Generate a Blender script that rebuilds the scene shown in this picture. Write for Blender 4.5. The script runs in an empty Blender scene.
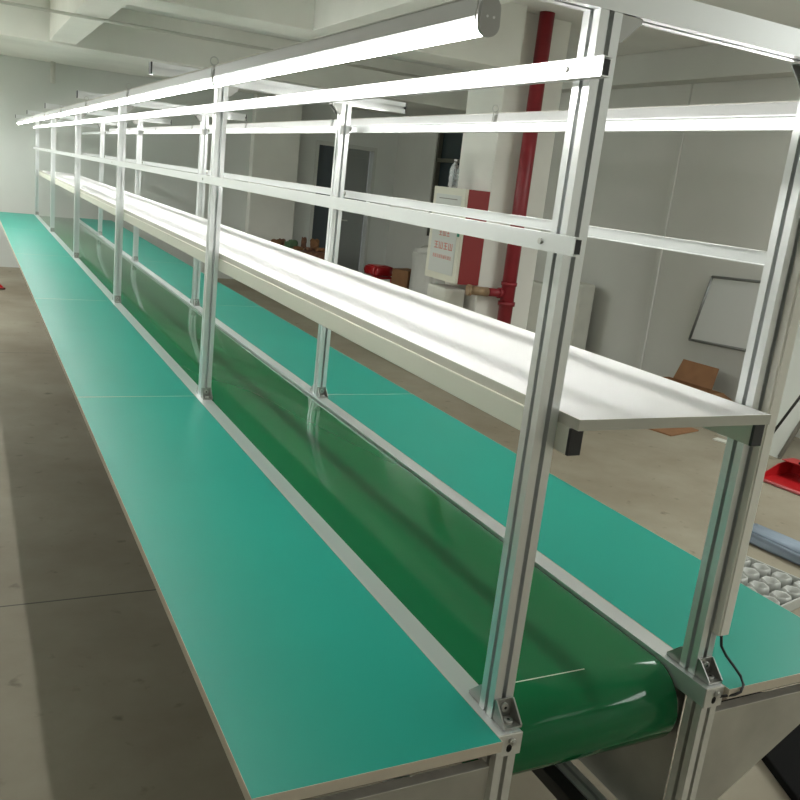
import bpy, bmesh, math, random
from mathutils import Vector, Matrix
random.seed(7)
SC = bpy.context.scene
C = SC.collection

# ------------------------------------------------------------------ camera
yaw, pitch, roll, FPX = -0.4844, -0.2449, 0.1137, 855.57
cy_, sy_ = math.cos(yaw), math.sin(yaw)
F = Vector((-sy_ * math.cos(pitch), cy_ * math.cos(pitch), math.sin(pitch)))
R0 = Vector((cy_, sy_, 0)); U0 = R0.cross(F)
RX = R0 * math.cos(roll) + U0 * math.sin(roll)
UX = -R0 * math.sin(roll) + U0 * math.cos(roll)
cam = bpy.data.cameras.new('camera'); camo = bpy.data.objects.new('camera', cam); C.objects.link(camo)
m3 = Matrix((RX, UX, -F)).transposed()
camo.matrix_world = Matrix.Translation((-0.8228, -0.9892, 1.6237)) @ m3.to_4x4()
cam.sensor_fit = 'HORIZONTAL'; cam.sensor_width = 36; cam.lens = 36 * FPX / 800; cam.clip_start = .05
SC.camera = camo

# ------------------------------------------------------------------ world, lights, exposure
w = bpy.data.worlds.new('world'); SC.world = w; w.use_nodes = True
w.node_tree.nodes['Background'].inputs[0].default_value = (.80, .85, .80, 1)
w.node_tree.nodes['Background'].inputs[1].default_value = .15
SC.view_settings.view_transform = 'Standard'; SC.view_settings.look = 'None'
SC.view_settings.gamma = 1; SC.view_settings.use_curve_mapping = False
SC.view_settings.exposure = 0.80
TUBE_E = 23.0
def area(name, loc, sx, sy, power, col=(.97, 1, .985), rot=(0, 0, 0)):
    l = bpy.data.lights.new(name, 'AREA'); l.shape = 'RECTANGLE'; l.size = sx; l.size_y = sy
    l.energy = power; l.color = col
    o = bpy.data.objects.new(name, l); C.objects.link(o); o.location = loc; o.rotation_euler = rot
    return o
for (x, y, z, sx, sy, p) in [(.3, -3.8, 3.0, 6.0, 1.2, 16), (-3.6, 3.0, 3.0, 1.2, 6.0, 10), (4.55, -.6, 3.0, 1.0, 6.4, 88),
                            (-2.4, 8.0, 3.0, 1.6, 2.0, 62), (-2.6, 10.3, 2.6, 1.4, 1.6, 34)]:
    area('fill_light', (x, y, z), sx, sy, p)  # added fill: unseen area lights that brighten the room, no fixtures modelled

# ------------------------------------------------------------------ materials
def mat(name, col, rough=.5, metal=0, spec=.5, noise=0, nscale=8, bump=0, bscale=60, coat=0, emit=None, es=0, stretch=None, trans=0):
    m = bpy.data.materials.new(name); m.use_nodes = True
    nt = m.node_tree; b = nt.nodes['Principled BSDF']
    b.inputs['Base Color'].default_value = (*col, 1); b.inputs['Roughness'].default_value = rough
    b.inputs['Metallic'].default_value = metal; b.inputs['Specular IOR Level'].default_value = spec
    b.inputs['Coat Weight'].default_value = coat
    b.inputs['Transmission Weight'].default_value = trans
    if emit: b.inputs['Emission Color'].default_value = (*emit, 1); b.inputs['Emission Strength'].default_value = es
    tc = nt.nodes.new('ShaderNodeTexCoord'); mp = nt.nodes.new('ShaderNodeMapping')
    nt.links.new(tc.outputs['Object'], mp.inputs[0])
    if stretch: mp.inputs['Scale'].default_value = stretch
    if noise:
        n = nt.nodes.new('ShaderNodeTexNoise'); n.inputs['Scale'].default_value = nscale; n.inputs['Detail'].default_value = 6
        nt.links.new(mp.outputs[0], n.inputs['Vector'])
        r = nt.nodes.new('ShaderNodeValToRGB'); r.color_ramp.elements[0].position = .3; r.color_ramp.elements[1].position = .7
        r.color_ramp.elements[0].color = (*[c * (1 - noise) for c in col], 1)
        r.color_ramp.elements[1].color = (*[min(1, c * (1 + noise)) for c in col], 1)
        nt.links.new(n.outputs['Fac'], r.inputs[0]); nt.links.new(r.outputs[0], b.inputs['Base Color'])
    if bump:
        n = nt.nodes.new('ShaderNodeTexNoise'); n.inputs['Scale'].default_value = bscale
        nt.links.new(mp.outputs[0], n.inputs['Vector'])
        bm_ = nt.nodes.new('ShaderNodeBump'); bm_.inputs['Strength'].default_value = bump; bm_.inputs['Distance'].default_value = .01
        nt.links.new(n.outputs['Fac'], bm_.inputs['Height']); nt.links.new(bm_.outputs[0], b.inputs['Normal'])
    return m

M = {}
M['alu'] = mat('anodised_aluminium', (.80, .82, .82), .33, .72)
M['alu_raw'] = mat('mill_aluminium', (.66, .65, .60), .45, .35, noise=.08, nscale=30)
M['slot'] = mat('slot_shadow_metal', (.30, .30, .29), .5, .5)
M['steel'] = mat('bolt_steel', (.62, .62, .60), .3, .9)
M['cast'] = mat('cast_aluminium', (.42, .42, .40), .36, .85)
M['zinc'] = mat('galvanised_sheet', (.46, .45, .41), .42, .7, noise=.22, nscale=5)
M['black'] = mat('black_plastic', (.018, .018, .02), .45)
M['green_mat'] = mat('teal_laminate', (.018, .335, .255), .37, 0, .28, noise=.05, nscale=1.6, bump=.02, bscale=3)
M['edge'] = mat('beige_edge_band', (.60, .53, .42), .5)
M['core'] = mat('board_underside', (.24, .19, .14), .7)
M['belt'] = mat('green_pvc_belt', (.013, .155, .055), .07, 0, .24, noise=.10, nscale=2, bump=.02, bscale=9, stretch=(1, .5, 1))
M['seam'] = mat('belt_seam', (.62, .74, .58), .5)
M['shelf'] = mat('white_melamine', (.80, .80, .80), .38, noise=.02, nscale=2)
M['shelf_edge'] = mat('warm_grey_edge_band', (.52, .51, .44), .5)
M['ivory'] = mat('ivory_painted_tube', (.66, .66, .56), .45)
M['duct'] = mat('ivory_pvc_duct', (.86, .84, .76), .45)
M['white_tin'] = mat('white_enamelled_tin', (.80, .80, .80), .4)
M['grey_plastic'] = mat('grey_plastic_cap', (.45, .45, .43), .45)
M['tube'] = mat('lit_tube', (.9, .9, .85), .4, emit=(1, .995, .955), es=TUBE_E)
M['wall'] = mat('painted_plaster', (.66, .665, .62), .8, noise=.045, nscale=1.3, bump=.06, bscale=14)
M['wall_far'] = mat('painted_plaster_far', (.68, .705, .67), .8, noise=.035, nscale=1.2, bump=.05, bscale=14)
M['ceil'] = mat('whitewashed_concrete', (.86, .87, .83), .85, noise=.06, nscale=1.1, bump=.06, bscale=10)
M['beam'] = mat('whitewashed_beam', (.80, .80, .74), .85, noise=.07, nscale=1.4, bump=.06, bscale=10)
M['red_paint'] = mat('red_enamel', (.25, .018, .026), .42, noise=.12, nscale=6)
M['red_box'] = mat('red_cabinet_paint', (.27, .022, .022), .5)
M['cream'] = mat('cream_cabinet_paint', (.66, .65, .54), .5)
M['pale'] = mat('pale_panel', (.58, .60, .56), .5)
M['red_ink'] = mat('faded_red_ink', (.62, .22, .17), .6)
M['green_ink'] = mat('green_seal', (.03, .25, .16), .5)
M['brass'] = mat('brown_brass', (.36, .25, .15), .5, .3, noise=.2, nscale=30)
M['card'] = mat('corrugated_cardboard', (.27, .135, .062), .85, noise=.1, nscale=8)
M['foam'] = mat('white_foam', (.62, .62, .55), .8, noise=.05, nscale=6, bump=.1, bscale=30)
M['bag'] = mat('white_woven_bag', (.66, .66, .62), .7, noise=.05, nscale=8, bump=.3, bscale=6)
M['bottle'] = mat('clear_plastic', (.85, .90, .96), .08, 0, .5, trans=.9)
M['dark_glass'] = mat('dark_window_glass', (.03, .045, .05), .12)
M['dark_frame'] = mat('dark_window_frame', (.10, .10, .075), .5)
M['slate'] = mat('slate_blue_door', (.075, .095, .105), .5)
M['steel_door'] = mat('grey_steel_door', (.30, .32, .31), .35, .35)
M['wb'] = mat('whiteboard_surface', (.72, .74, .72), .25)
M['wb_frame'] = mat('whiteboard_frame', (.28, .29, .28), .4, .5)
M['red_plastic'] = mat('red_plastic', (.42, .012, .015), .35)
M['pink_plastic'] = mat('red_plastic_lip', (.50, .12, .12), .4)
M['cloth'] = mat('blue_grey_sheet', (.21, .26, .32), .55, noise=.2, nscale=6, bump=.4, bscale=12)
M['tray'] = mat('clear_blister_tray', (.44, .45, .42), .3, bump=.05)
M['panel'] = mat('white_board_panel', (.60, .62, .57), .5)
M['panel_edge'] = mat('panel_grey_edge', (.26, .25, .22), .6)
M['blackfoam'] = mat('black_foam', (.008, .008, .008), .95, spec=.1)
M['dark'] = mat('dark_rubber', (.025, .024, .022), .6)
M['wrap'] = mat('film_wrapped_carton', (.70, .67, .56), .5, noise=.12, nscale=14, bump=.5, bscale=30, stretch=(1, .5, 1))
M['scrap'] = mat('scrap_brown', (.20, .10, .06), .8, noise=.4, nscale=20)
M['leafgreen'] = mat('scrap_green', (.10, .18, .09), .7)
M['conduit'] = mat('white_conduit', (.62, .62, .56), .6)

def floor_mat():
    m = mat('screeded_concrete', (.36, .33, .26), .62, spec=.35); nt = m.node_tree; b = nt.nodes['Principled BSDF']
    tc = nt.nodes.new('ShaderNodeTexCoord')
    n1 = nt.nodes.new('ShaderNodeTexNoise'); n1.inputs['Scale'].default_value = .9; n1.inputs['Detail'].default_value = 9; n1.inputs['Roughness'].default_value = .62
    n2 = nt.nodes.new('ShaderNodeTexNoise'); n2.inputs['Scale'].default_value = 11; n2.inputs['Detail'].default_value = 6
    nt.links.new(tc.outputs['Object'], n1.inputs['Vector']); nt.links.new(tc.outputs['Object'], n2.inputs['Vector'])
    r1 = nt.nodes.new('ShaderNodeValToRGB'); e = r1.color_ramp.elements
    e[0].position = .3; e[0].color = (.22, .185, .13, 1); e[1].position = .68; e[1].color = (.345, .315, .24, 1)
    nt.links.new(n1.outputs['Fac'], r1.inputs[0])
    r2 = nt.nodes.new('ShaderNodeValToRGB'); e = r2.color_ramp.elements
    e[0].position = .22; e[0].color = (.45, .42, .38, 1); e[1].position = .36; e[1].color = (1, 1, 1, 1)
    nt.links.new(n2.outputs['Fac'], r2.inputs[0])
    mx = nt.nodes.new('ShaderNodeMixRGB'); mx.blend_type = 'MULTIPLY'; mx.inputs[0].default_value = .85
    nt.links.new(r1.outputs[0], mx.inputs[1]); nt.links.new(r2.outputs[0], mx.inputs[2])
    # saw-cut joints in the screed, every 4.2 m along the hall
    sp = nt.nodes.new('ShaderNodeSeparateXYZ'); nt.links.new(tc.outputs['Object'], sp.inputs[0])
    def mth(op, a, bb):
        q = nt.nodes.new('ShaderNodeMath'); q.operation = op
        for i, v in enumerate((a, bb)):
            if isinstance(v, (int, float)): q.inputs[i].default_value = v
            elif v is not None: nt.links.new(v, q.inputs[i])
        return q.outputs[0]
    d = mth('ABSOLUTE', mth('SUBTRACT', mth('FLOORED_MODULO', mth('ADD', sp.outputs['Y'], 0.0), 4.2), 2.09), None)
    ln = mth('MULTIPLY', mth('LESS_THAN', d, .004), mth('LESS_THAN', sp.outputs['X'], .4))
    mx2 = nt.nodes.new('ShaderNodeMixRGB'); nt.links.new(ln, mx2.inputs[0]); nt.links.new(mx.outputs[0], mx2.inputs[1])
    mx2.inputs[2].default_value = (.10, .09, .07, 1)
    nt.links.new(mx2.outputs[0], b.inputs['Base Color'])
    return m
M['floor'] = floor_mat()

# ------------------------------------------------------------------ mesh helpers
class MB:
    def __init__(s): s.bm = bmesh.new(); s.mats = []
    def mi(s, m):
        if m not in s.mats: s.mats.append(m)
        return s.mats.index(m)
    def box(s, a, b, m, bev=0, rot=None, top=None):
        a = Vector(a); b = Vector(b); ctr = (a + b) / 2; sz = b - a
        M4 = Matrix.Translation(ctr)
        if rot is not None: M4 = M4 @ rot
        M4 = M4 @ Matrix.Diagonal((abs(sz.x), abs(sz.y), abs(sz.z), 1))
        g = bmesh.ops.create_cube(s.bm, size=1, matrix=M4)
        vs = g['verts']; fs = list({f for v in vs for f in v.link_faces})
        i = s.mi(m)
        for f in fs: f.material_index = i
        if top is not None:
            j = s.mi(top); s.bm.normal_update()
            for f in fs:
                if f.normal.z > .9: f.material_index = j
        if bev:
            es = list({e for f in fs for e in f.edges})
            bmesh.ops.bevel(s.bm, geom=es, offset=bev, segments=2, affect='EDGES', profile=.5)
        return s
    def prism(s, pts, axis, a, b, m):
        """extrude a 2D polygon along an axis; pts are the two other coordinates in order"""
        def mk(p, t):
            return {'x': (t, p[0], p[1]), 'y': (p[0], t, p[1]), 'z': (p[0], p[1], t)}[axis]
        va = [s.bm.verts.new(mk(p, a)) for p in pts]; vb = [s.bm.verts.new(mk(p, b)) for p in pts]
        n = len(pts); i = s.mi(m); fs = []
        for k in range(n): fs.append(s.bm.faces.new((va[k], va[(k + 1) % n], vb[(k + 1) % n], vb[k])))
        fs.append(s.bm.faces.new(va[::-1])); fs.append(s.bm.faces.new(vb))
        for f in fs: f.material_index = i
        bmesh.ops.recalc_face_normals(s.bm, faces=fs)
        return s
    def poly(s, verts, m, thick=None):
        """a flat polygon in 3D given a thickness along its normal"""
        vs = [Vector(v) for v in verts]; nrm = (vs[1] - vs[0]).cross(vs[2] - vs[0]).normalized()
        va = [s.bm.verts.new(v) for v in vs]; vb = [s.bm.verts.new(v - nrm * thick) for v in vs]
        n = len(vs); i = s.mi(m); fs = [s.bm.faces.new(va), s.bm.faces.new(vb[::-1])]
        for k in range(n): fs.append(s.bm.faces.new((va[k], vb[k], vb[(k + 1) % n], va[(k + 1) % n])))
        for f in fs: f.material_index = i
        bmesh.ops.recalc_face_normals(s.bm, faces=fs)
        return s
    def cyl(s, p, q, r, m, seg=16, r2=None):
        p = Vector(p); q = Vector(q); d = q - p
        M4 = Matrix.Translation((p + q) / 2) @ d.to_track_quat('Z', 'Y').to_matrix().to_4x4()
        g = bmesh.ops.create_cone(s.bm, cap_ends=True, segments=seg, radius1=r, radius2=r if r2 is None else r2, depth=d.length, matrix=M4)
        i = s.mi(m)
        for f in {f for v in g['verts'] for f in v.link_faces}:
            f.material_index = i; f.smooth = len(f.verts) == 4
        return s
    def tube(s, pts, r, m, seg=8):
        pts = [Vector(p) for p in pts]; rings = []; i = s.mi(m); up = Vector((.3, .5, .8)).normalized()
        for k, p in enumerate(pts):
            t = (pts[min(k + 1, len(pts) - 1)] - pts[max(k - 1, 0)]).normalized()
            a = t.cross(up).normalized(); b = t.cross(a)
            rr = r[k] if isinstance(r, (list, tuple)) else r
            rings.append([s.bm.verts.new(p + (a * math.cos(2 * math.pi * j / seg) + b * math.sin(2 * math.pi * j / seg)) * rr) for j in range(seg)])
        fs = []
        for k in range(len(rings) - 1):
            for j in range(seg):
                f = s.bm.faces.new((rings[k][j], rings[k][(j + 1) % seg], rings[k + 1][(j + 1) % seg], rings[k + 1][j])); f.smooth = True; fs.append(f)
        fs.append(s.bm.faces.new(rings[0][::-1])); fs.append(s.bm.faces.new(rings[-1]))
        for f in fs: f.material_index = i
        bmesh.ops.recalc_face_normals(s.bm, faces=fs)
        return s
    def lathe(s, prof, m, seg=20, ctr=(0, 0)):
        i = s.mi(m); rings = []
        for (r, z) in prof:
            rings.append([s.bm.verts.new((ctr[0] + r * math.cos(2 * math.pi * j / seg), ctr[1] + r * math.sin(2 * math.pi * j / seg), z)) for j in range(seg)])
        fs = []
        for k in range(len(rings) - 1):
            for j in range(seg):
                f = s.bm.faces.new((rings[k][j], rings[k][(j + 1) % seg], rings[k + 1][(j + 1) % seg], rings[k + 1][j])); f.smooth = True; fs.append(f)
        fs.append(s.bm.faces.new(rings[0][::-1])); fs.append(s.bm.faces.new(rings[-1]))
        for f in fs: f.material_index = i
        return s
    def mesh(s, name):
        me = bpy.data.meshes.new(name); s.bm.to_mesh(me); s.bm.free()
        for m in s.mats: me.materials.append(m)
        return me
    def build(s, name, parent=None, loc=(0, 0, 0), rotz=0):
        return link(name, s.mesh(name), parent, loc, rotz)
def link(name, me, parent=None, loc=(0, 0, 0), rotz=0):
    o = bpy.data.objects.new(name, me); C.objects.link(o); o.parent = parent; o.location = loc; o.rotation_euler = (0, 0, rotz)
    return o
def tag(o, label, cat, group=None, kind=None):
    o['label'] = label; o['category'] = cat
    if group: o['group'] = group
    if kind: o['kind'] = kind
    return o
def thing(name, label, cat, loc=(0, 0, 0), rotz=0, group=None):
    o = bpy.data.objects.new(name, None); C.objects.link(o); o.location = loc; o.rotation_euler = (0, 0, rotz); o.empty_display_size = .05
    return tag(o, label, cat, group)
def struct(mb, name):
    o = mb.build(name); o['kind'] = 'structure'; return o

def tslot(cx, cy, h=.02, plain=()):
    """40 mm slotted aluminium extrusion section; faces in `plain` carry no slot (order: -y, +x, +y, -x)"""
    s = .0045; w_ = .0095; d1 = .002; d2 = .0135
    side = [(-s, -h), (-s, -h + d1), (-w_, -h + d1), (-w_ * .7, -h + d2), (w_ * .7, -h + d2), (w_, -h + d1), (s, -h + d1), (s, -h)]
    pts = []
    for k in range(4):
        c_, s_ = [(1, 0), (0, 1), (-1, 0), (0, -1)][k]
        loc = [(-h, -h)] + ([] if k in plain else side)
        for (x, y) in loc: pts.append((cx + c_ * x - s_ * y, cy + s_ * x + c_ * y))
    return pts

# ------------------------------------------------------------------ sizes of the line
W = .476; H = .75; BASES = [.0865, 2.2, 4.4, 6.6, 8.8, 11.0]; YEND = 11.04
ZT = 1.8945; ARM = .246; ZS = 1.3027
ORD = ['nearest the camera', 'second from the near end', 'third from the near end', 'fourth from the near end', 'second from the far wall', 'closest to the far wall']

# ------------------------------------------------------------------ room
XL, XR, YN, YF, ZC = -4.6, 5.2, -5.0, 11.5, 3.1
struct(MB().box((XL - .1, YN, -.12), (XR + .2, YF + .2, 0), M['floor']), 'floor')
struct(MB().box((XL - .1, YN, ZC), (XR + .2, YF + .2, ZC + .12), M['ceil']), 'ceiling')
struct(MB().box((XL - .1, YN, 0), (XL, YF, ZC), M['wall_far']), 'wall_left')
struct(MB().box((XL - .1, YN - .1, 0), (XR + .2, YN, ZC), M['wall']), 'wall_back')
DX0, DX1, DZ = 3.86, 4.86, 2.13
mb = MB().box((XL, YF, 0), (DX0, YF + .15, ZC), M['wall_far']).box((DX1, YF, 0), (XR + .2, YF + .15, ZC), M['wall_far']).box((DX0, YF, DZ), (DX1, YF + .15, ZC), M['wall_far'])
struct(mb, 'wall_far')
WY0, WY1, WZ0, WZ1 = 9.35, 10.25, .95, 2.5
mb = MB().box((XR, YN, 0), (XR + .15, WY0, ZC), M['wall']).box((XR, WY1, 0), (XR + .15, YF, ZC), M['wall'])
mb.box((XR, WY0, 0), (XR + .15, WY1, WZ0), M['wall']).box((XR, WY0, WZ1), (XR + .15, WY1, ZC), M['wall'])
struct(mb, 'wall_right')
# beams
struct(MB().box((XL, 9.15, 2.64), (XR, YF - .001, ZC - .001), M['beam'], .006), 'trim_1')            # low soffit before the far wall
struct(MB().box((-.02, 5.6, 2.66), (.24, 9.149, ZC - .001), M['beam'], .006), 'trim_2')
struct(MB().box((XL, 5.2, 2.61), (3.169, 5.599, ZC - .001), M['beam'], .006), 'trim_3')
struct(MB().box((1.40, -4.9, 2.61), (1.75, 5.199, ZC - .001), M['beam'], .006), 'trim_4')
struct(MB().box((XR - .2, YN + .01, 2.82), (XR - .001, 9.149, ZC - .001), M['wall'], .006), 'trim_6')   # beam along the right wall
struct(MB().box((3.17, 5.39, 0), (3.75, 5.98, ZC - .001), M['beam'], .01), 'trim_7')                   # column that carries the cabinet
struct(MB().box((XR - .022, 5.38, 0), (XR - .001, 5.44, 2.819), M['wall'], .004), 'trim_8')            # shallow pier on the right wall
struct(MB().box((2.86, YF - .16, 0), (3.55, YF - .001, 2.639), M['beam'], .01), 'trim_9')
struct(MB().cyl((XL, 6.8, 2.64), (3.16, 6.8, 2.64), .013, M['conduit'], 8), 'trim_10')
struct(MB().cyl((.20, 11.34, 2.38), (.20, 11.34, 2.639), .03, M['conduit'], 10), 'trim_11')
# window
wf = MB()
for (a, b) in [((XR + .02, WY0, WZ0), (XR + .08, WY0 + .05, WZ1)), ((XR + .02, WY1 - .05, WZ0), (XR + .08, WY1, WZ1)), ((XR + .02, WY0, WZ0), (XR + .08, WY1, WZ0 + .05)), ((XR + .02, WY0, WZ1 - .05), (XR + .08, WY1, WZ1)), ((XR + .02, WY0, 2.0), (XR + .08, WY1, 2.05))]:
    wf.box(a, b, M['dark_frame'])
wo = wf.build('window_1'); wo['kind'] = 'structure'
gp = MB().box((XR + .085, WY0, WZ0), (XR + .095, WY1, WZ1), M['dark_glass']).build('pane', wo)
# door in the far wall
do = bpy.data.objects.new('door_1', None); C.objects.link(do); do['kind'] = 'structure'; do.location = (DX0, YF, 0)
fr = MB().box((0, -.02, 0), (.05, .13, DZ), M['pale'], .004).box((DX1 - DX0 - .05, -.02, 0), (DX1 - DX0, .13, DZ), M['pale'], .004).box((.05, -.02, DZ - .06), (DX1 - DX0 - .05, .13, DZ), M['pale'], .004)
fr.build('door_frame', do)
MB().box((.05, .05, 0), (.44, .09, DZ - .06), M['slate']).build('door_leaf', do)
lf = MB().box((.445, .03, 0), (.90, .07, DZ - .06), M['steel_door'], .004).box((.50, .024, 1.1), (.85, .03, 1.95), M['steel_door'], .003).build('door_leaf', do)
MB().cyl((.50, .02, 1.0), (.50, -.03, 1.0), .012, M['steel'], 10).cyl((.50, -.03, 1.0), (.60, -.03, 1.0), .01, M['steel'], 10).build('door_handle', lf)

# ------------------------------------------------------------------ portal frames (posts, crossbar, legs, brackets)
_c = {}
def once(key, fn):
    if key not in _c: _c[key] = fn()
    return _c[key]
def bracket_mesh():
    # cast angle bracket: foot on the rail, back on the post, two webs, two bolts; faces -y, origin on post foot
    b = MB(); w_ = .0185; L = .038; t = .003
    b.box((-w_, -L, 0), (w_, 0, t + .001), M['cast'], .0008).box((-w_, -t - .001, 0), (w_, 0, L), M['cast'], .0008)
    for x in (-w_, w_ - .0028):
        b.prism([(-L, .001), (-.001, .001), (-.001, L), (-.006, L), (-L, .007)], 'x', x, x + .0028, M['cast'])
    b.cyl((0, -L * .58, t), (0, -L * .58, t + .007), .0078, M['steel'], 12).cyl((0, -L * .58, t + .007), (0, -L * .58, t + .0072), .003, M['black'], 6)
    b.cyl((0, -t, L * .62), (0, -t - .007, L * .62), .0078, M['steel'], 12).cyl((0, -t - .007, L * .62), (0, -t - .0072, L * .62), .003, M['black'], 6)
    return b.mesh('angle_bracket')
def post_mesh(): return MB().prism(tslot(0, 0), 'z', H + .0005, ZT, M['alu']).mesh('post')
def leg_mesh():
    return MB().prism(tslot(0, 0), 'z', .045, .7095, M['alu_raw']).cyl((0, 0, .02), (0, 0, .05), .008, M['steel'], 10).cyl((0, 0, 0), (0, 0, .02), .028, M['black'], 16, .022).mesh('leg')
for k, y in enumerate(BASES):
    t = thing('portal_frame', 'slotted aluminium portal frame with two posts and a crossbar, ' + ORD[k], 'frame', (0, y, 0), 0, 'aluminium portal frames of the assembly line')
    for s, x in enumerate((0, W)):
        p = link('post', once('post', post_mesh), t, (x, 0, 0))
        link('angle_bracket', once('br', bracket_mesh), p, (0, -.0201, H + .0004))
        link('angle_bracket', once('br', bracket_mesh), p, (0, .0201, H + .0004), math.pi)
        # bracket under the crossbar on the inner side of the post
        g = link('angle_bracket', once('br', bracket_mesh), p, (.0201 if s == 0 else -.0201, 0, ZT - .0003))
        q = 1 if s == 0 else -1
        g.matrix_basis = Matrix(((0, -q, 0, q * .0201), (-q, 0, 0, 0), (0, 0, -1, ZT - .0003), (0, 0, 0, 1)))
        ly = .043 - y if k == 0 else (-.06 if k == 5 else 0)
        link('leg', once('leg', leg_mesh), t, (x - .01, ly, 0))
    pl = (3,) if k == 0 else ()
    cb = MB().prism(tslot(0, ZT + .0205, .02, pl), 'x', -ARM, W + ARM, M['alu']).build('crossbar', t)
    for x in (-ARM - .005, W + ARM):
        MB().box((x, -.0195, ZT + .001), (x + .005, .0195, ZT + .040), M['black'], .001).build('end_cap', cb)

# ------------------------------------------------------------------ side rails of the belt bed with near end plates
for s, (x0, x1) in enumerate(((-.034, .014), (W - .032, W + .014))):
    t = thing('side_rail', ['long aluminium side rail between left worktop and green belt', 'long aluminium side rail between green belt and right worktop'][s], 'rail', (x0, 0, 0), 0, 'side rails of the conveyor')
    wd = x1 - x0
    r = MB().prism([(0, .7102), (wd, .7102), (wd, .7160), (wd - .003, .7170), (wd - .003, .7210), (wd, .7220), (wd, .75), (0, .75)], 'y', .0215, YEND, M['alu']).build('rail_profile', t)
    e = MB().box((-.0006, 0.0175, .7085), (wd + .0006, 0.0213, .7505), M['alu_raw'], .0012).build('end_plate', t)
    MB().cyl((wd * .56, 0.0175, .738), (wd * .56, 0.0110, .738), .0062, M['steel'], 12).cyl((wd * .56, 0.0110, .738), (wd * .56, 0.0085, .738), .0035, M['steel'], 10).build('bolt', e)
    mb = MB(); mb.cyl((wd * .5, 0.0177, .7215), (wd * .5, 0.0171, .7215), .0052, M['black'], 14).box((wd * .5 - .0052, 0.0171, .7215), (wd * .5 + .0052, 0.0177, .7265), M['black']).cyl((wd * .5, 0.0177, .7265), (wd * .5, 0.0171, .7265), .0052, M['black'], 14)
    mb.build('slot_hole', e)

# ------------------------------------------------------------------ conveyor belt
t = thing('conveyor_belt', 'glossy dark green conveyor belt running down the middle of the line', 'conveyor belt', (.229, 0, 0))
BX = .2125; RB = .088; YC = .158; ZB = .742 - RB
def belt_pts(r):
    pts = []; n = 20
    for j in range(n + 1):
        a = math.pi / 2 + math.pi * j / n
        pts.append((YC + r * math.cos(a), ZB + r * math.sin(a)))
    for j in range(n + 1):
        a = -math.pi / 2 + math.pi * j / n
        pts.append((10.95 + r * math.cos(a), ZB + r * math.sin(a)))
    return pts
mb = MB(); bm = mb.bm; i = mb.mi(M['belt']); rings = []
for (x, r) in ((-BX, RB - .004), (-BX, RB - .0012), (-BX + .004, RB), (BX - .004, RB), (BX, RB - .0012), (BX, RB - .004)):
    rings.append([bm.verts.new((x, p[0], p[1])) for p in belt_pts(r)])
n = len(rings[0])
for a in range(len(rings)):
    A = rings[a]; B = rings[(a + 1) % len(rings)]
    for j in range(n):
        f = bm.faces.new((A[j], A[(j + 1) % n], B[(j + 1) % n], B[j])); f.smooth = True
bmesh.ops.recalc_face_normals(bm, faces=bm.faces[:])
mb.build('belt_loop', t)
MB().cyl((-.18, YC, ZB), (.18, YC, ZB), RB - .0045, M['alu_raw'], 32).build('drive_roller', t)
MB().cyl((-.18, 10.95, ZB), (.18, 10.95, ZB), RB - .0045, M['alu_raw'], 32).build('end_roller', t)
MB().box((-.2, .3, .72), (.2, 10.8, .7365), M['zinc']).build('belt_bed', t)
MB().box((-.135, .1595, .7419), (.03, .162, .7424), M['seam']).build('belt_seam', t)

# ------------------------------------------------------------------ worktops
YJ = [.0055, 2.2, 4.4, 6.6, 8.8, 11.0]
for s in range(2):
    for k in range(5):
        a, b = YJ[k] + (.0012 if k else 0), YJ[k + 1] - .0012
        x0, x1 = (-.4655, -.0345) if s == 0 else (W + .0145, W + .4376)
        side = ['left', 'right'][s]
        where = ['nearest the camera', 'second from the near end', 'in the middle of the row', 'second from the far wall', 'closest to the far wall'][k]
        t = thing('worktop', 'teal green laminate worktop in the %s row, %s' % (side, where), 'worktop', ((x0 + x1) / 2, a, H - .02), 0, side + ' row of teal worktops')
        hx = (x1 - x0) / 2; L = b - a
        MB().box((-hx + .0012, .0012, .0185), (hx - .0012, L - .0012, .0202), M['green_mat']).build('laminate_top', t)
        MB().box((-hx + .001, .001, 0), (hx - .001, L - .001, .0184), M['core']).build('board', t)
        e = MB()
        e.box((-hx, 0, 0), (-hx + .001, L, .0203), M['edge']).box((hx - .001, 0, 0), (hx, L, .0203), M['edge'])
        e.box((-hx + .001, 0, 0), (hx - .001, .001, .0203), M['edge']).box((-hx + .001, L - .001, 0), (hx - .001, L, .0203), M['edge'])
        e.build('edge_band', t)
# triangular sheet-metal brackets under the worktops, one pair at each frame
for s in range(2):
    for k, y in enumerate([.03, 2.2, 4.4, 6.6, 8.8, 10.96]):
        sg = -1 if s == 0 else 1; xo = -.035 if s == 0 else W + .015
        t = thing('worktop_bracket', 'triangular galvanised bracket under the %s worktops, %s' % (['left', 'right'][s], ORD[k]), 'bracket', (xo, y, 0), 0, 'triangular worktop brackets')
        MB().prism([(0, .682), (sg * .385, .682), (sg * .385, .668), (0, .415)], 'y', .0005, .0025, M['zinc']).build('gusset_plate', t)
        MB().box((min(0, sg * .385), -.0, .6822), (max(0, sg * .385), .022, .6842), M['alu_raw'], .0005).build('top_flange', t)
        MB().box((min(0, sg * .385), .024, .6845), (max(0, sg * .385), .05, .7295), M['core'], .001).build('support_bar', t)
t = MB().box((W - .0095, .085, .352), (W - .0075, 10.8, .709), M['zinc']).build('cover_sheet')
tag(t, 'galvanised sheet panel closing the right side under the belt', 'panel')
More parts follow.
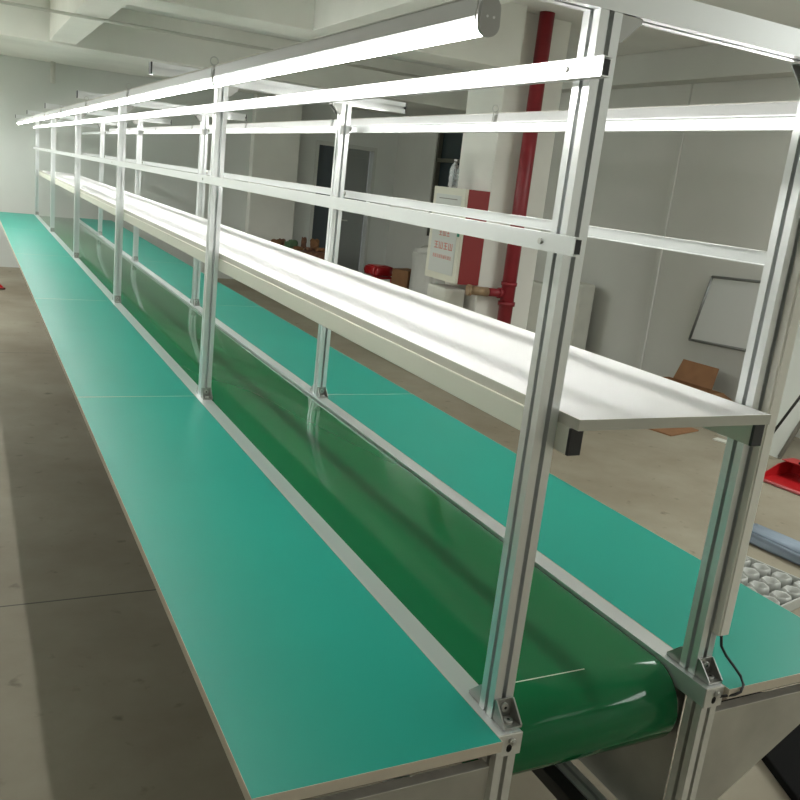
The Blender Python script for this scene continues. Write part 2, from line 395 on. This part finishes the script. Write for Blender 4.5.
# low rails joining the legs
for s, x in enumerate((.0315, W - .0515)):
    t = thing('bottom_rail', ['lower aluminium rail joining the left legs', 'lower aluminium rail joining the right legs, seen under the belt'][s], 'rail', (x, .06, .31), 0, 'bottom rails')
    MB().prism(tslot(0, .02), 'y', .0, 10.82, M['alu']).build('rail_profile', t)
    if s: MB().box((-.058, .0, .002), (-.0205, 10.8, .036), M['dark'], .002).build('dark_bar', t)  # plain dark bar along the inner side of the right rail

# ------------------------------------------------------------------ long C-channel rails on both sides
def channel(sg):
    """C section, back away from the line, opening towards the posts; sg -1 left, +1 right"""
    D = .016; h = .0267; tk = .0018
    B0 = .013
    P = [(0, 0), (sg * D, 0), (sg * D, h), (0, h), (0, h - tk), (sg * (D - tk), h - tk), (sg * (D - tk), tk), (0, tk)]
    return [(p + sg * B0, q) for p, q in P]
for s in range(2):
    sg = -1 if s == 0 else 1; xb = -.0203 if s == 0 else W + .0203
    for zname, z1 in (('upper', 1.823), ('lower', 1.5789)):
        t = thing('channel_rail', '%s %s aluminium channel rail bolted along the outside of the %s posts' % ('bright' if zname == 'upper' else 'long', zname, ['left', 'right'][s]), 'rail', (xb, 0, z1 - .0267), 0, 'channel rails along the posts')
        MB().prism(channel(sg), 'y', .006, YEND, M['alu']).build('rail_channel', t)
        MB().box((sg * .0135, .010, .003), (sg * .0268, .018, .0235), M['black']).build('end_plug', t)
        for y in BASES:
            MB().cyl((sg * .0292, y, .0133), (sg * .0325, y, .0133), .0045, M['steel'], 12).cyl((0, y, .0133), (sg * .0128, y, .0133), .009, M['alu_raw'], 12).build('bolt', t)

# ------------------------------------------------------------------ shelf
YSH = [.0187, 2.2, 4.4, 6.6, 8.8, 11.02]
for k in range(5):
    a, b = YSH[k], YSH[k + 1] - .0004
    t = thing('shelf_board', 'white melamine shelf board between the posts, ' + ['nearest the camera', 'second from the near end', 'in the middle of the run', 'second from the far wall', 'closest to the far wall'][k], 'shelf', (.2381, a, ZS - .018), 0, 'shelf boards along the line')
    hx = .2132; L = b - a
    MB().box((-hx + .001, .001, 0), (hx - .001, L - .0001, .018), M['shelf']).build('board', t)
    e = MB().box((-hx, 0, 0), (-hx + .001, L, .0180), M['shelf_edge']).box((hx - .001, 0, 0), (hx, L, .0180), M['shelf_edge']).box((-hx + .001, 0, 0), (hx - .001, .001, .0180), M['shelf_edge'])
    e.build('edge_band', t)
for s, (x0, x1) in enumerate(((.0206, .0456), (W - .0456, W - .0206))):
    t = thing('shelf_support_tube', ['ivory square tube carrying the left edge of the shelf', 'square tube carrying the right edge of the shelf'][s], 'tube', (x0, 0, ZS - .0622), 0, 'square tubes under the shelf')
    MB().box((0, .036, 0), (.025, 11.0, .044), M['ivory'], .0015).build('square_tube', t)
    MB().box((-.0003, .030, -.0003), (.0253, .036, .0443), M['black'], .001).build('end_cap', t)

# ------------------------------------------------------------------ tube lamps
PL = 1.385; Y0 = .0485
def housing_mesh():
    P = [(-.010, .0355), (.010, .0355), (.0115, .034), (.0140, .010), (.010, .003), (-.010, .003), (-.0140, .010), (-.0115, .034)]
    return MB().prism(P, 'y', .004, PL - .016, M['white_tin']).box((-.0120, .003, .0355), (.0120, PL - .015, .0372), M['alu_raw']).mesh('lamp_housing')
def tube_mesh(): return MB().cyl((0, .010, 0), (0, PL - .022, 0), .0128, M['tube'], 20).mesh('light_tube')
def cap_mesh():
    b = MB(); pts = []
    for j in range(13):
        a = math.pi + math.pi * j / 12; pts.append((.0155 * math.cos(a), .0155 * math.sin(a)))
    for j in range(9):
        a = math.pi * j / 8; pts.append((.0145 * math.cos(a), .0205 + .013 * math.sin(a)))
    b.prism(pts, 'y', -.003, .004, M['grey_plastic'])
    for x in (-.005, .005): b.cyl((x, -.003, .009), (x, -.0036, .009), .0018, M['white_tin'], 8)
    return b.mesh('end_cap')
def hook_mesh():
    # sprung wire clip round the lamp with a ring above it
    b = MB()
    b.tube([(.0165, 0, -.002), (.0165, 0, .014), (.0145, 0, .038), (.003, 0, .0402), (-.003, 0, .0402), (-.0145, 0, .038), (-.0165, 0, .014), (-.0165, 0, -.002)], .0013, M['steel'], 6)
    ring = [(-.0095 + .0105 * math.cos(2 * math.pi * j / 18), 0, .0510 + .0105 * math.sin(2 * math.pi * j / 18)) for j in range(19)]
    b.tube(ring, .0012, M['steel'], 6)
    return b.mesh('hanging_clip')
NTH = ['first', 'second', 'third', 'fourth', 'fifth', 'sixth', 'seventh', 'eighth']
for s, xl in enumerate((-ARM + .036, W + ARM - .036)):
    for k in range(8 if s == 0 else 7):
        t = thing('tube_lamp', 'lit tube lamp under the %s crossbar ends, %s from the near end' % (['left', 'right'][s], NTH[k]), 'lamp', (xl, Y0 + k * PL, 1.838), 0, 'tube lamps along the ' + ['left', 'right'][s] + ' side')
        link('lamp_housing', once('lh', housing_mesh), t)
        link('light_tube', once('lt', tube_mesh), t)
        link('end_cap', once('lc', cap_mesh), t)
        link('end_cap', once('lc', cap_mesh), t, (0, PL - .012, 0), math.pi)
        link('hanging_clip', once('hk', hook_mesh), t, (0, .007, 0))
# film-wrapped long carton lying on the left arm ends
t = MB().box((-.013, 0, 0), (.013, 9.9, .024), M['wrap'], .003).build('wrapped_bar', None, (-.1725, 1.16, 1.8695))
tag(t, 'long thin film-wrapped bar running under the left crossbar ends beside the tube lamps', 'bar')

# ------------------------------------------------------------------ cable duct and cable on the near right post
t = thing('cable_duct', 'ivory cable duct running up the near right post', 'cable duct', (W + .004, .0662, 0))
MB().box((0, -.016, .842), (.030, 0, 1.89), M['duct'], .0015).build('duct_body', t)
MB().box((.004, -.0185, .843), (.026, -.016, 1.889), M['duct'], .001).build('duct_cover', t)
c = MB().tube([(W + .020, .058, .850), (W + .026, .055, .815), (W + .038, .048, .795), (W + .050, .036, .778), (W + .056, .020, .764), (W + .052, .006, .754), (W + .040, .0, .744), (W + .028, .003, .738), (W + .014, .009, .735), (W + .0, .0125, .734)], .0028, M['black'], 8).build('power_cable')
tag(c, 'short black power cable looping from the cable duct to the near right end plate', 'cable')

# ------------------------------------------------------------------ right wall side
# fire hydrant cabinet on the column
t = thing('hydrant_cabinet', 'red and cream fire hydrant cabinet mounted on the white column', 'cabinet', (2.93, 5.385, .85))
DY, HZ = .56, .80
MB().box((.03, 0, 0), (.239, DY, HZ), M['red_box'], .004).build('cabinet_body', t)
d = MB().box((0, 0, 0), (.029, DY, HZ), M['cream'], .004).build('cabinet_door', t)
MB().box((-.004, .06, .06), (0, DY - .06, .46), M['pale'], .002).box((-.004, .06, .53), (0, DY - .06, HZ - .06), M['pale'], .002).build('door_panel', d)
mk = MB()
for row, (z, n, w0, h0) in enumerate(((.385, 3, .20, .055), (.27, 4, .34, .06), (.19, 9, .34, .03))):
    stepw = w0 / n; o0 = (DY - w0) / 2
    for j in range(n):
        yy = o0 + j * stepw; g = stepw * .78
        mk.box((-.0055, yy, z), (-.004, yy + g, z + h0 * .12), M['red_ink'])
        mk.box((-.0055, yy + g * .43, z), (-.004, yy + g * .57, z + h0), M['red_ink'])
        if (j + row) % 2:
            mk.box((-.0055, yy, z), (-.004, yy + g * .14, z + h0), M['red_ink']).box((-.0055, yy + g * .86, z), (-.004, yy + g, z + h0), M['red_ink'])
        else:
            mk.box((-.0055, yy + g * .1, z + h0 * .45), (-.004, yy + g * .9, z + h0 * .57), M['red_ink']).box((-.0055, yy, z + h0 * .85), (-.004, yy + g, z + h0 * .97), M['red_ink'])
lo = mk.build('red_lettering', d); lo['label'] = 'faded red characters on the cabinet door'
MB().box((-.012, .02, .40), (0, .045, .49), M['green_ink'], .002).build('door_latch', d)
MB().box((-.006, .12, .70), (-.004, .44, .708), M['panel_edge']).build('handle_slot', d)
# bottle
b = MB().lathe([(r_ * 1.3, z_) for r_, z_ in [(.028, 0), (.033, .008), (.033, .04), (.029, .052), (.033, .064), (.033, .10), (.029, .112), (.033, .124), (.032, .155), (.024, .185), (.013, .210), (.011, .226)]], M['bottle'], 20)
bo = thing('water_bottle', 'clear plastic water bottle standing on top of the hydrant cabinet', 'bottle', (3.03, 5.80, 1.6505))
b.build('bottle_body', bo); MB().cyl((0, 0, .2262), (0, 0, .243), .014, M['white_tin'], 14).build('bottle_cap', bo)
# red riser pipe
PX, PY = 3.41, 5.27
t = thing('fire_pipe', 'thick red fire riser pipe running from floor to ceiling beside the column', 'pipe', (PX, PY, 0))
MB().cyl((0, 0, 0), (0, 0, ZC - .002), .062, M['red_paint'], 24).build('riser', t)
MB().cyl((0, 0, .705), (0, 0, .74), .075, M['red_paint'], 24).build('pipe_coupling', t)
MB().cyl((0, 0, .88), (0, 0, .91), .07, M['red_paint'], 24).build('pipe_coupling', t)
MB().cyl((-.03, .0, .81), (-.21, .0, .815), .036, M['red_paint'], 18).cyl((-.07, .0, .811), (-.10, .0, .812), .046, M['red_paint'], 18).build('branch_pipe', t)
MB().cyl((-.21, .0, .815), (-.37, .02, .82), .041, M['brass'], 16, .036).cyl((-.37, .02, .82), (-.40, .025, .82), .048, M['brass'], 16).build('branch_valve', t)
# whiteboard
wbv = [(XR - .03, 4.675, 1.136), (XR - .03, 4.80, .535), (XR - .03, 3.72, .605), (XR - .03, 3.60, 1.20)]
t = thing('whiteboard', 'framed whiteboard hanging crooked on the right wall above the cardboard boxes', 'whiteboard', (XR - .03, 4.2, .87))
loc = [Vector(v) - Vector((XR - .03, 4.2, .87)) for v in wbv]
MB().poly(loc, M['wb'], .012).build('writing_surface', t)
fb = MB()
for j in range(4):
    a, b_ = loc[j], loc[(j + 1) % 4]; fb.tube([a + Vector((-.004, 0, 0)), b_ + Vector((-.004, 0, 0))], .013, M['wb_frame'], 6)
fb.build('board_frame', t)
# foam slabs
def blob_box(name, label, cat, loc, size, m, rotz=0, tilt=(0, 0), group=None, sub=3, amp=.02, seed=1):
    bmx = bmesh.new(); bmesh.ops.create_cube(bmx, size=1)
    bmesh.ops.bevel(bmx, geom=bmx.edges[:], offset=.09, segments=2, affect='EDGES')
    bmesh.ops.subdivide_edges(bmx, edges=bmx.edges[:], cuts=sub, use_grid_fill=True)
    rnd = random.Random(seed); ph = [rnd.uniform(0, 6) for _ in range(6)]
    for v in bmx.verts:
        x, y, z = v.co
        v.co.x = (x + amp * math.sin(7 * y + ph[0]) * math.cos(5 * z + ph[1])) * size[0]
        v.co.y = (y + amp * math.sin(6 * x + ph[2]) * math.cos(7 * z + ph[3])) * size[1]
        v.co.z = (z + .5 + amp * math.sin(8 * x + ph[4]) * math.cos(6 * y + ph[5])) * size[2]
    zmin = min(v.co.z for v in bmx.verts)
    for v in bmx.verts: v.co.z -= zmin
    for f in bmx.faces: f.smooth = True
    me = bpy.data.meshes.new(name); bmx.to_mesh(me); bmx.free(); me.materials.append(m)
    o = link(name, me, None, loc, rotz); o.rotation_euler = (tilt[0], tilt[1], rotz)
    return tag(o, label, cat, group)
def simple_box(name, label, cat, loc, size, m, rotz=0, bev=.008, group=None):
    o = MB().box((-size[0] / 2, -size[1] / 2, 0), (size[0] / 2, size[1] / 2, size[2]), m, bev).build(name, None, loc, rotz)
    return tag(o, label, cat, group)
o = simple_box('foam_block', 'tall white foam block standing against the right wall near the pipe', 'foam block', (4.95, 6.42, 0), (.22, .62, .84), M['foam'], .06, .03)
o = simple_box('foam_slab', 'thinner white foam slab leaning beside the tall foam block', 'foam block', (4.70, 6.62, 0), (.14, .42, .78), M['foam'], .1, .03)
blob_box('white_sack', 'bulging white sack on the floor left of the hydrant cabinet', 'sack', (4.88, 9.33, 0), (.42, .52, .80), M['bag'], .2, amp=.05, seed=3)
simple_box('foam_carton', 'white foam box standing on the floor under the hydrant cabinet', 'box', (2.99, 5.62, 0), (.20, .34, .80), M['foam'], 0, .015)
# cardboard boxes near the whiteboard
t = thing('cardboard_box', 'open brown cardboard box with a raised flap below the whiteboard', 'box', (4.70, 4.36, 0), .12)
bb = MB()
for (a, b_) in [((-.22, -.3, 0), (.22, .3, .006)), ((-.22, -.3, .006), (-.214, .3, .21)), ((.214, -.3, .006), (.22, .3, .21)), ((-.214, -.3, .006), (.214, -.294, .21)), ((-.214, .294, .006), (.214, .3, .21))]:
    bb.box(a, b_, M['card'])
bb.build('box_body', t)
MB().poly([(.21, -.18, .21), (.21, .24, .21), (.28, .22, .39), (.28, -.16, .39)], M['card'], .005).build('box_flap', t)
MB().poly([(-.22, -.3, .21), (-.22, .3, .21), (-.36, .28, .15), (-.36, -.28, .15)], M['card'], .005).build('box_flap', t)
MB().poly([(-.2, -.3, .21), (.2, -.3, .21), (.18, -.46, .16), (-.18, -.46, .16)], M['card'], .005).build('box_flap', t)
# flat scraps on the floor
simple_box('cardboard_sheet', 'flat brown cardboard sheet on the floor beyond the near end of the shelf', 'cardboard', (4.13, 3.80, 0), (.40, .24, .012), M['card'], .25, .002)
simple_box('paper_scrap', 'small white paper scrap on the floor beside the flat cardboard sheet', 'scrap', (4.34, 3.47, 0), (.08, .13, .01), M['foam'], .3, .002)
# red stool with cardboard at the far right
t = thing('red_stool', 'red plastic stool standing near the far door', 'stool', (4.60, 10.45, 0), .3)
MB().box((-.17, -.17, .27), (.17, .17, .30), M['red_plastic'], .01).build('seat', t)
for sx in (-1, 1):
    for sy in (-1, 1): MB().cyl((sx * .17, sy * .17, 0), (sx * .14, sy * .14, .27), .02, M['red_plastic'], 8).build('leg', t)
blob_box('crumpled_bag', 'crumpled red bag lying on the red stool', 'bag', (4.60, 10.45, .3005), (.34, .30, .14), M['red_plastic'], .2, amp=.06, seed=5)
simple_box('upright_carton', 'brown cardboard carton between the red stool and the white sack', 'box', (4.86, 10.02, 0), (.34, .30, .46), M['card'], .4, .006)
# clutter heap below the far door
simple_box('wooden_crate', 'low brown crate with scraps on it by the far wall', 'crate', (3.35, 10.85, 0), (1.0, .5, .56), M['scrap'], 0, .01)
for j in range(12):
    x = 2.93 + .84 * (j % 6) / 5; y = 10.74 + .24 * (j // 6)
    dx = (.09, .13, .07, .12)[j % 4]; h = random.uniform(.04, .15)
    blob_box('scrap_piece', 'small %s scrap lying on the crate by the far wall' % ('green' if j in (2, 9) else 'brown'), 'scrap', (x, y, .5605), (dx, .08, h), M['leafgreen'] if j in (2, 9) else (M['card'] if j % 2 else M['scrap']), random.uniform(-.3, .3), amp=.12, seed=j, group='scraps on the crate')
# leaning white panel and rod at the right edge
t = thing('leaning_panel', 'tall white panel leaning on the right wall beyond the near right post', 'panel', (4.46, 3.06, 0))
pv = [Vector((0, 0, 0)), Vector((.66, -.06, 1.35)), Vector((.68, .50, 1.35)), Vector((.02, .60, 0))]
MB().poly(pv, M['panel'], .02).build('panel_face', t)
MB().tube([pv[0] + Vector((.004, -.012, .012)), pv[1] + Vector((.004, -.012, 0))], .016, M['panel_edge'], 6).build('panel_edge_trim', t)
rd = MB().tube([(4.295, 3.118, .002), (4.45, 2.983, .485), (4.70, 2.77, 1.25)], .010, M['dark'], 8).build('broom_handle')
rd.location = (0, 0, 0)
tag(rd, 'thin dark broom handle slanting across the leaning white panel', 'broom handle')
simple_box('dark_box', 'plain dark box on the floor behind the red dustpan', 'crate', (5.02, 2.62, 0), (.32, .5, .5), M['dark'], 0, .01)  # plain dark box filling the dark area right of the panel

# dustpans
def dustpan(label, loc, rotz, s=1.0):
    t = thing('dustpan', label, 'dustpan', loc, rotz, None)
    wv = .17 * s; d_ = .26 * s; h = .10 * s
    b = MB()
    b.poly([(-wv, 0, .012), (wv, 0, .012), (wv * .85, d_, .022), (-wv * .85, d_, .022)], M['red_plastic'], .006)
    b.poly([(-wv, 0, .012), (-wv * .85, d_, .022), (-wv * .85, d_, h), (-wv * .9, d_ * .55, h * .8)], M['red_plastic'], .006)
    b.poly([(wv, 0, .012), (wv * .85, d_, .022), (wv * .85, d_, h), (wv * .9, d_ * .55, h * .8)], M['red_plastic'], .006)
    b.poly([(-wv * .85, d_, .022), (wv * .85, d_, .022), (wv * .85, d_, h), (-wv * .85, d_, h)], M['red_plastic'], .006)
    b.poly([(-wv * .85, d_, h), (wv * .85, d_, h), (wv * .88, d_ * .6, h * 1.02), (-wv * .88, d_ * .6, h * 1.02)], M['red_plastic'], .006)
    b.build('pan', t)
    MB().tube([(-wv, -.004, .012), (wv, -.004, .012)], .009 * s, M['pink_plastic'], 6).build('front_lip', t)
    MB().tube([(-.05 * s, d_ * .62, h * 1.1), (-.04 * s, d_ * .70, h * 1.28), (.0, d_ * .72, h * 1.34), (.04 * s, d_ * .70, h * 1.28), (.05 * s, d_ * .62, h * 1.1)], .010 * s, M['dark'], 8).build('handle', t)
    return t
dustpan('red plastic dustpan on the floor behind the near right post', (3.88, 2.50, 0), -1.45, 1.25)
dustpan('red plastic dustpan on the floor by the far left wall', (-.62, 9.45, 0), .5, 1.3)
# blue grey sheet
blob_box('folded_sheet', 'folded blue grey plastic sheet lying on the floor beyond the blister trays', 'sheet', (2.97, 1.58, 0), (.17, .95, .06), M['cloth'], .10, amp=.06, seed=9)
# blister trays
def tray(loc, rotz, label):
    t = thing('blister_tray', label, 'tray', loc, rotz, 'blister trays on the floor')
    b = MB(); nx, ny = 5, 4; p = .105
    b.box((0, 0, .0), (nx * p, ny * p, .006), M['tray'])
    b.box((-.01, -.01, 0), (nx * p + .01, 0, .05), M['tray'], .003).box((-.01, ny * p, 0), (nx * p + .01, ny * p + .01, .05), M['tray'], .003)
    b.box((-.01, 0, 0), (0, ny * p, .05), M['tray'], .003).box((nx * p, 0, 0), (nx * p + .01, ny * p, .05), M['tray'], .003)
    b.build('tray_base', t)
    c = MB()
    for i in range(nx):
        for j in range(ny):
            cx, cy = (i + .5) * p, (j + .5) * p
            c.lathe([(.048, .006), (.046, .04), (.042, .052), (.036, .050), (.032, .020), (.001, .016)], M['tray'], 6, (cx, cy))
    c.build('hexagonal_cells', t)
    return t
tray((2.16, 1.20, 0), .22, 'clear moulded blister tray with hexagonal cells on the floor by the right worktop')
# black slab on the floor under the right worktop
simple_box('black_foam_slab', 'black foam slab on the floor under the near end of the right worktop', 'foam slab', (1.545, .355, 0), (.40, .90, .03), M['blackfoam'], -.38, .006)
